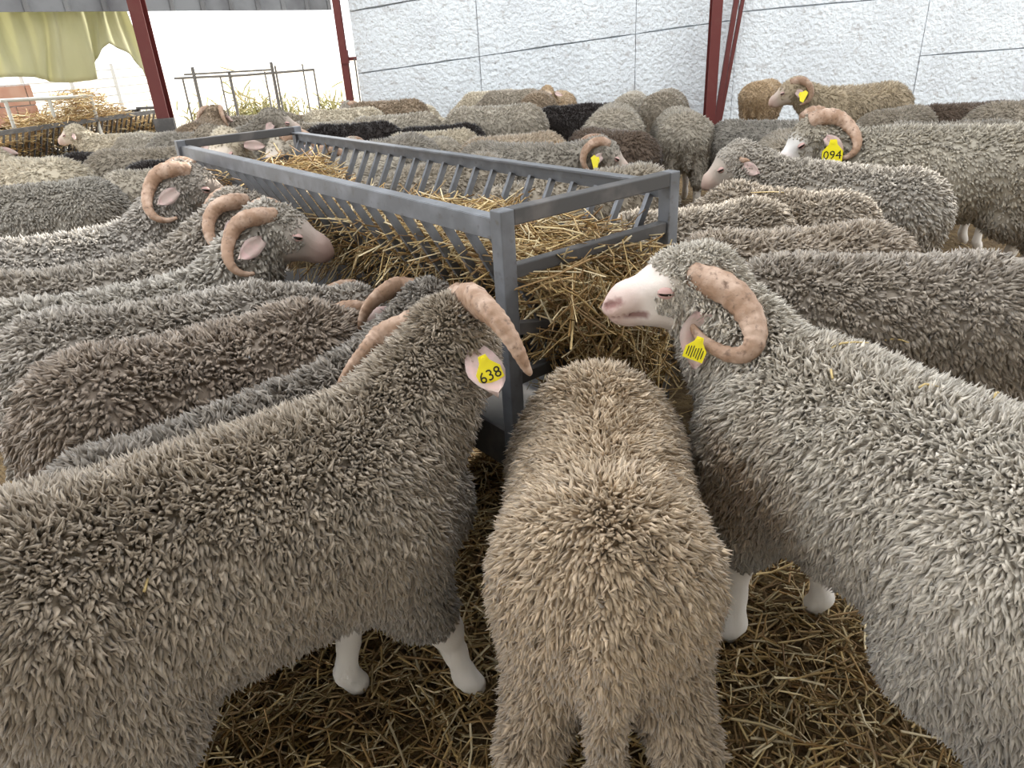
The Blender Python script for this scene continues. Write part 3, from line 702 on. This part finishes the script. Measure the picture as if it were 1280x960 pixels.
# ------------------------------------------------------------------ flock further back: a few builds shared by many animals
FAR = dict(res=.021, nl=9500, ln=.02, wd=.0125, segs=1)
POSE = {
 'graze':  dict(neck=(0,-30,.28), head=(0,-50,0), horns=None),
 'level':  dict(neck=(6,8,.30), head=(12,-25,0), horns=None),
 'ram':    dict(neck=(-8,32,.30), head=(-25,-20,0), horns=dict(turn=215, spread=.08, size=1.05, n=24, m=8)),
 'ram2':   dict(neck=(12,22,.30), head=(30,-28,0), horns=dict(turn=215, spread=.08, size=1.05, n=24, m=8)),
 'alert':  dict(neck=(0,45,.28), head=(10,-15,0), horns=None),
 'peer':   dict(neck=(0,60,.36), head=(0,-32,0), horns=None, face=(.66,.58,.52)),
 'peer_ram': dict(neck=(0,56,.34), head=(-12,-30,0), horns=dict(turn=215, spread=.08, size=1.05, n=24, m=8), face=(.62,.54,.48)),
 'lamb':   dict(neck=(10,25,.26), head=(35,-20,0), horns=None, w=.9, zb=.74),
}
BUILT = {}
def far(pose, px, yaw, tint, label, zb=.82, group=GB, name=None, xy=None, dark=False, tagside=None, keep=False):
    key = (pose, dark)
    if zb == .82 and xy is None: zb = (.76, .86, .80, .90, .78, .84)[len(HERD) % 6]
    if key not in BUILT:
        p = dict(zb=.82, L=.76, w=1.0, mud_shade=.5, face=(.07,.06,.055) if dark else (.5,.42,.36), leg=(.05,.045,.04) if dark else LEGC); p.update(POSE[pose])
        if dark: p['mud_shade'] = 0; p['dirt'] = .2
        pt = make_sheep('sheep', p, col=(1,1,1) if dark else (.45,.41,.345), seed=60+len(BUILT), **FAR)
        BUILT[key] = (p, pt)
    p, pt = BUILT[key]; k = zb/.82
    a = at(*px, zb) if xy is None else Vector((xy[0], xy[1], 0)); y = math.radians(yaw); c_ = make_room((a.x, a.y), y, lim=.04 if keep else .32); a = Vector((c_[0], min(c_[1], 11.35), 0))
    nm = name or ('ram' if p.get('horns') else 'sheep')
    r = assemble(nm, p, pt, (a.x, a.y, 0), y, label, 'sheep', group, tint); r.scale = (k, k, k)
    if tagside: ear_tag(r, pt, tagside, size=.085, pos=.6)
    return r
W1 = (.98,.97,.95); W2 = (.72,.69,.65); W3 = (1.2,1.16,1.06); T1 = (.92,.74,.54); B1 = (.62,.52,.43); G1 = (.66,.66,.66); BLK = (.028,.022,.02); DBR = (.30,.24,.21)
# right and middle back
far('ram2', (640,178), -30, G1, 'long grey ram standing side-on behind the rack, yellow tag in its ear', xy=(.10,5.02), tagside=-1)
far('graze', (645,185), 215, T1, 'small brown back just above the middle of the right rack rail', zb=.76)
far('level', (752,205), 192, W2, 'grey sheep with brownish neck just beyond the right rack rail', zb=.80)
far('graze', (765,158), 120, DBR, 'dark chocolate-brown sheep beside the side-on ram', zb=.80)
far('level', (712,128), 30, BLK, 'black curly-fleeced sheep in the middle of the back flock', name='black_sheep', dark=True)
far('graze', (768,128), 80, W1, 'round pale rump between the black sheep and the wall')
far('graze', (832,110), 70, W2, 'grey-brown rump standing tall before the wall, left of the thick red column', zb=.86)
far('graze', (853,133), 84, W1, 'pale sheep seen from behind next to the dark slate-grey one')
far('graze', (930,147), -32, (.62,.63,.65), 'dark slate-grey sheep with its rump to the left, below the thick red column')
far('graze', (988,163), 75, W2, 'small rounded back between the slate-grey sheep and the tagged white face', zb=.80)
far('graze', (955,98), 55, T1, 'tan sheep right of the base of the thick red column')
far('ram', (1080,101), 186, (1.02,.92,.76), 'tan ram side-on by the wall at right, head to the left', tagside=1)
far('graze', (1125,131), 35, W2, 'rounded grey back behind the ram with the 094 tag')
far('level', (1185,147), -8, G1, 'grey sheep lowering its neck to the right near the right edge')
far('graze', (1198,127), 170, DBR, 'dark brown sheep in the gap by the wall at right')
far('graze', (1285,120), 20, W2, 'grey rump cut off by the right edge in front of the wall')
far('graze', (615,111), 178, W3, 'pale sheep close to the wall behind the side-on ram, farthest row')
far('graze', (620,128), 172, W1, 'pale sheep one row nearer than the farthest row by the wall')
far('level', (600,142), 184, W3, 'cream sheep with its back just left of the black curly one')
far('graze', (672,112), 85, B1, 'small brown round rump against the white wall')
far('alert', (696,113), 250, T1, 'little head and neck peeping up beside the brown rump')
far('graze', (645,108), 160, W2, 'grey back at the foot of the wall beside the brown rump', xy=(.35,11.0))
far('graze', (790,113), 75, W1, 'pale back at the wall just right of the black fleece')
far('graze', (655,163), 190, (1.0,.9,.8), 'cream back with a rusty patch in front of the black curly sheep', zb=.79)
far('graze', (540,160), 185, W3, 'cream sheep just behind the side-on ram\'s rump')
far('graze', (556,150), 180, BLK, 'small black back among the cream sheep', zb=.78, name='black_sheep', dark=True)
far('graze', (520,147), 200, W3, 'cream sheep left of the small black back')
far('graze', (490,138), 190, W1, 'pale sheep in the row left of the cream ones')
far('level', (505,130), 175, W3, 'pale back near the left end of the white wall')
far('graze', (485,122), 170, B1, 'brown-grey back beside the left corner of the wall')
far('ram', (455,128), 262, G1, 'horned ram facing the camera near the slender red post')
far('graze', (448,148), 5, BLK, 'black sheep behind the far end of the rack', name='black_sheep', dark=True)
far('ram', (520,172), 214, W1, 'ram with curly poll and pink horn looking over the right rack rail', tagside=-1)
far('ram2', (452,166), 225, G1, 'ram with dark back feeding at the far right bars of the rack')
far('level', (570,192), 218, W2, 'pale sheep feeding through the middle right bars of the rack')
# left back
far('peer', (290,172), -100, W3, 'white-faced sheep at the far end of the rack, nose over the straw', group=GF, xy=(-1.56,5.04), keep=True)
far('peer_ram', (355,178), 238, W1, 'pale ram with a pink horn at the far right corner of the rack', group=GF, xy=(-1.02,4.95), keep=True)
far('level', (340,152), 178, W2, 'grey back between the far end of the rack and the post')
far('graze', (400,150), 175, W1, 'pale sheep behind the black one near the rack end')
far('graze', (420,135), 10, W3, 'cream sheep by the slender red post')
far('alert', (172,181), 10, W2, 'long-necked grey sheep left of the far end of the rack', keep=True, zb=.84)
far('alert', (250,160), 8, G1, 'sheep holding its head high beyond the rack\'s far left post')
far('graze', (190,163), 172, W1, 'round pale back near the second hay rack')
far('graze', (250,163), 165, W2, 'grey back beside the head-high sheep')
far('alert', (142,166), 178, W3, 'pale sheep eating at the second hay rack, head to the left')
far('graze', (112,190), 150, BLK, 'black back behind the broad-backed sheep at left', name='black_sheep', dark=True, zb=.78)
far('graze', (105,194), 120, T1, 'tan back beside the black one at left', zb=.78)
far('alert', (48,190), 150, W3, 'pale sheep at the left edge turning a brown face away')
far('level', (190,208), 20, W1, 'pale narrow back above the dark-faced ram\'s head', zb=.8)
far('graze', (215,190), 30, BLK, 'black back half hidden by the rack\'s far left post', name='black_sheep', dark=True, zb=.78)
far('graze', (300,150), 160, W3, 'pale back just beyond the far rail of the rack')
far('graze', (350,140), 180, W2, 'grey back below the corral panel')
far('graze', (382,143), 175, B1, 'brown back below the right end of the corral panel')
far('ram', (225,152), 100, B1, 'brown-headed sheep by the post of the second hay rack')
far('graze', (-10,205), 100, BLK, 'black sheep cut off by the left edge', name='black_sheep', dark=True)
# ------------------------------------------------------------------ straw
def rand_dirs(r, n, tilt):
    a = r.uniform(0, 6.283, n); z = r.normal(size=n)*tilt
    return np.stack([np.cos(a), np.sin(a), z], 1)
r = np.random.default_rng(5)
n = 16000; P = np.stack([r.uniform(-1.1, 1.3, n), r.uniform(.6, 2.3, n), r.uniform(.005, .035, n)], 1)
m_ = 3500; P[:m_, 0] = r.uniform(1.2, 3.4, m_); P[:m_, 1] = r.uniform(.3, 3.6, m_)
P[:, 2] += .02*np.clip(vnoise(P, 6, 3), 0, 1)
o = link('straw_bedding', straw_mesh('straw_bedding', P, rand_dirs(r, n, .12), .09, r.uniform(.0016, .004, n), 3, STRAW), None, M['straw'])
tag(o, 'loose golden straw covering the trodden floor between the sheep', 'straw', kind='stuff')
n = 2500; P = np.stack([r.uniform(-4.5, 7, n), r.uniform(2.5, 11, n), r.uniform(.005, .03, n)], 1)
o = link('straw_bedding', straw_mesh('straw_bedding', P, rand_dirs(r, n, .1), .12, r.uniform(.002, .004, n), 4, STRAW), None, M['straw'])
tag(o, 'thin straw strewn over the floor in the back of the barn', 'straw', kind='stuff')
def rack_fill(A, th, L, W, h, zb, n, seed, top, label, ln=.15, spill=True, wd=(.0014,.0036)):
    r = np.random.default_rng(seed); y = r.uniform(-.06, L+.02, n); t = r.uniform(0, 1, n)**.6
    ztop = np.array([top(v) for v in y/L]); z = zb+(ztop-zb)*t
    hw = .08+(W/2-.08)*np.clip((z-zb)/(h-zb), 0, 1)*.98+.01
    u = r.uniform(-1, 1, n); u = np.sign(u)*np.abs(u)**.75
    x = W/2+u*hw; z = z+.05*np.maximum(0, 1-np.abs(u))*t
    P = np.stack([x, y, z], 1)
    D = rand_dirs(r, n, .32); D[:, 1] *= 1.3
    if spill:                               # wisps hanging out between the bars and off the near end
        m = n//7; k = r.integers(0, n, m); sgn = np.where(r.random(m) < .5, -1, 1); zz = r.uniform(zb-.08, h-.25, m)
        hw2 = .08+(W/2-.08)*np.clip((zz-zb)/(h-zb), 0, 1)
        P[k] = np.stack([W/2+sgn*(hw2+r.uniform(0, .05, m)), r.uniform(0, L, m), zz], 1); D[k] = np.stack([sgn*.6, r.normal(size=m)*.5, -r.random(m)*1.2], 1)
        m = n//9; k = r.integers(0, n, m); P[k] = np.stack([r.uniform(.12, W-.08, m), r.uniform(-.12, .03, m), r.uniform(.35, .84, m)], 1); D[k] = np.stack([r.normal(size=m)*.8, -r.random(m)*.6, r.normal(size=m)*.7-.3], 1)
    me = straw_mesh('hay', P, D, ln, r.uniform(*wd, n), seed, STRAW)
    o = link('hay', me, None, M['straw']); o.location = (A[0], A[1], 0); o.rotation_euler.z = th; tag(o, label, 'hay', kind='stuff')
    return o
rack_fill(FA, FTH, FL, FW, FH, .6, 11500, 6, lambda v: .89-.035*min(1, max(0, (v-.35)/.3))+.025*math.sin(v*9)+.09*math.exp(-((v-.80)/.06)**2), 'tangled golden straw filling the long rack in the middle')

rack_fill((a2.x-.6*math.cos(th2), a2.y-.6*math.sin(th2)), th2, L2, .6, .82, .36, 6000, 9, lambda v: .66+.46*math.exp(-((v-.62)/.14)**2)+.22*math.exp(-((v-.38)/.05)**2), 'heap of golden straw piled on the second rack at back left', ln=.2, spill=False, wd=(.003,.006))
# single stalks lying on the fleeces
def stalk(pos, yaw, ln, label, pitch=0.):
    b = MB(); b.tube([(-ln/2,0,0), (-.1*ln,.06*ln,.006), (.2*ln,.03*ln,.004), (ln/2,-.05*ln,0)], [.0022,.0024,.0022,.0016], 6)
    o = b.build('straw_stalk', M['stalk'], smooth=True); o.location = pos; o.rotation_euler = (0, pitch, yaw); tag(o, label, 'straw', 'stray straw stalks caught in the wool')
M['stalk'] = mat('single_straw', (.55,.42,.19), rough=.6)
dg = bpy.context.evaluated_depsgraph_get()
def on_back(px, yaw, ln, label):
    d = (FWD+RGT*((px[0]-640)/FPX)+UPV*((480-px[1])/FPX)).normalized(); h = scn.ray_cast(dg, Vector((0,0,CAMH)), d)
    if h[0]: stalk(h[1]+h[2]*.008, yaw, ln, label, 0)
bpy.context.view_layer.update(); dg = bpy.context.evaluated_depsgraph_get()
on_back((1060,432), .3, .10, 'long straw stalk lying highest on the pale ram\'s shoulder')
on_back((1120,424), -.4, .06, 'short straw stalk on the pale ram\'s back, right of the long one')
on_back((1040,470), 1.2, .05, 'bent straw stalk lowest on the pale ram\'s shoulder')
on_back((1165,485), .1, .04, 'short straw stalk on the pale ram\'s rump side')
on_back((1240,492), .8, .03, 'tiny straw stalk on the pale ram near the right edge')
on_back((184,725), 1.5, .05, 'single straw stalk on the flank of the biggest ram')
on_back((960,242), 2.9, .16, 'long straw stalk along the back of the tan-grey sheep')

# ------------------------------------------------------------------ beyond the open side
def side_pt(x, y, off): # point where a pixel's ray meets the vertical plane of the open side moved outwards by off
    d = FWD+RGT*((x-640)/FPX)+UPV*((480-y)/FPX); n = on_; o = OP[0]+on_*off; t = (o-Vector((0,0,CAMH))).dot(n)/d.dot(n); return Vector((0,0,CAMH))+d*t
tp = []; NX, NY = 60, 22
t0 = side_pt(-45, 60, .5); t1 = side_pt(176, 60, .5); rr = random.Random(2)
for i in range(NX+1):
    u = i/NX; base = t0.lerp(t1, u)
    bot = 1.30+.05*math.sin(u*9)+.30*max(0, 1-abs(u-.80)/.16)**.6 if u < .97 else 1.15
    for j in range(NY+1):
        w = j/NY; z = 2.6+(bot-2.6)*w
        f = .05*math.sin(u*34+2.2*w+1.5*math.sin(u*11))*(.3+.7*w)+.03*math.sin(u*71+4*w)+.10*math.sin(3.1*w)*math.sin(u*7+1)
        tp.append(Vector((base.x, base.y, z))+on_*f+od*(.04*math.sin(w*5+u*20)))
b = MB(); b.add(tp, [(i*(NY+1)+j, (i+1)*(NY+1)+j, (i+1)*(NY+1)+j+1, i*(NY+1)+j+1) for i in range(NX) for j in range(NY)])
o = b.build('tarpaulin', M['tarp'], smooth=True); sm = o.modifiers.new('thickness', 'SOLIDIFY'); sm.thickness = .006
tag(o, 'olive-cream tarpaulin hanging in folds across the open left side', 'tarpaulin')
# low pink block wall and the wire fence seen below the tarpaulin
q = side_pt(-30, 110, 2.2); q1_ = side_pt(36, 110, 2.2)
bw = empty('block_wall', (q.x, q.y, -.25)); tag(bw, 'low wall of pink blocks below the tarpaulin at the left edge', 'wall'); dv = Vector((q1_.x-q.x, q1_.y-q.y, 0)); ln_ = dv.length; dv.normalize()
MB().bar(Vector((0,0,.75)), dv*ln_+Vector((0,0,.75)), .1, 1.5).build('mortar', M['joint'], bw)
bh = .235; bl = .36
for j in range(6):
    x = -.18*(j % 2)
    while x < ln_:
        x0 = max(x, 0); x1 = min(x+bl-.015, ln_)
        if x1-x0 > .05: MB().bar(dv*x0+Vector((0,0,.12+j*(bh+.013))), dv*x1+Vector((0,0,.12+j*(bh+.013))), .14, bh).build('block', M['brick'], bw)
        x += bl
def fence(p0, p1, z0, z1, nr, npst, name, label, material, wr=.012, wp=.03):
    r = empty(name, (p0.x, p0.y, -.25)); tag(r, label, 'fence'); d = Vector((p1.x-p0.x, p1.y-p0.y, 0))
    for i in range(nr):
        z = .25+z0+(z1-z0)*i/max(1, nr-1); MB().tube([(0,0,z), tuple(d*.5+Vector((0,0,z-.01))), tuple(d+Vector((0,0,z)))], wr, 6).build('wire_rail', material, r)
    for i in range(npst):
        a = d*(i/(npst-1)); MB().tube([tuple(a), tuple(a+Vector((0,0,z1+.33)))], wp, 8).build('fence_post', material, r)
    return r
fence(side_pt(30, 110, 3.0), side_pt(196, 105, 3.0), .75, 1.35, 6, 4, 'wire_fence', 'pale wire fence seen under the tarpaulin', M['palewood'])
a_ = side_pt(0, 126, 1.4); b_ = side_pt(116, 120, 1.4)
r = empty('pole_rail', (a_.x, a_.y, -.25)); tag(r, 'whitish horizontal pole on stub posts behind the second rack', 'rail'); dd = b_-a_
MB().tube([(0,0,a_.z+.25), tuple(dd+Vector((0,0,a_.z+.25)))], .022, 8).build('pole', M['palewood'], r)
for t in (.05, .5, .97): MB().tube([tuple(Vector((dd.x*t, dd.y*t, 0))), tuple(Vector((dd.x*t, dd.y*t, a_.z+.25+dd.z*t)))], .022, 8).build('stub_post', M['palewood'], r)
# corral panel standing in the yard
YC = 13.5; a_ = atY(218, 98, YC); b_ = atY(392, 87, YC); r = empty('corral_panel', (a_.x, YC, -.25)); tag(r, 'dark steel corral panel standing in the bright yard', 'fence panel')
d = b_-a_; za = a_.z+.25
MB().tube([(0,0,za), tuple(d*.5+Vector((0,0,za-.02))), tuple(d+Vector((0,0,za)))], .02, 8).build('top_rail', M['thin'], r)
MB().tube([(.17,.03,za+.05), tuple(d*.7+Vector((0,.03,za+.04)))], .016, 8).build('top_rail', M['thin'], r)
for px, rad, ex in ((228,.017,0), (243,.03,.16), (275,.014,0), (287,.026,.03), (331,.014,.02), (341,.028,.16), (345,.018,.1), (379,.014,.1), (392,.016,.02)):
    t = (px-218)/(392-218); p = d*t
    MB().tube([(p.x, 0, 0), (p.x, .0, za+p.z+ex)], rad, 8).build('upright', M['thin'], r)
for t in (.22, .55, .8):                     # feet
    MB().box((d.x*t, 0, .02), (.05, .5, .04)).build('foot', M['thin'], r)
# dry scrub in the yard
def shrub(x, y, h, seed, label):
    r = np.random.default_rng(seed); n = 420
    P = np.stack([r.normal(size=n)*h*.2, r.normal(size=n)*h*.2, np.abs(r.normal(size=n))*h*.33+.05], 1); D = r.normal(size=(n, 3)); D[:, 2] = np.abs(D[:, 2])+.4
    me = straw_mesh('foliage', P, D, h*.26, r.uniform(.008, .02, n)*h, seed, [(.34,.33,.15), (.42,.36,.18), (.28,.26,.12)])
    e = empty('dry_shrub', (x, y, -.25)); tag(e, label, 'shrub', 'dry shrubs in the yard'); o = link('foliage', me, e, M['straw'])
    MB().tube([(0,0,0), (.01,.02,h*.4)], [.02*h,.012*h], 6).build('stem', M['thin'], e)
for i, (px, Y, h, lb) in enumerate(((255,16,.8,'dry shrub seen through the left end of the corral panel'), (308,16.5,1.0,'tallest dry shrub seen through the middle of the corral panel'), (330,17,.8,'dry shrub right of the tallest one behind the corral panel'), (358,16.5,.85,'greenish dry shrub behind the right half of the corral panel'), (412,16,.95,'dry shrub between the corral panel and the slender red post'), (188,15,.7,'low dry shrub just left of the thick red post by the second rack'))):
    q = atY(px, 130, Y); shrub(q.x, Y, h*1.15, 40+i, lb)
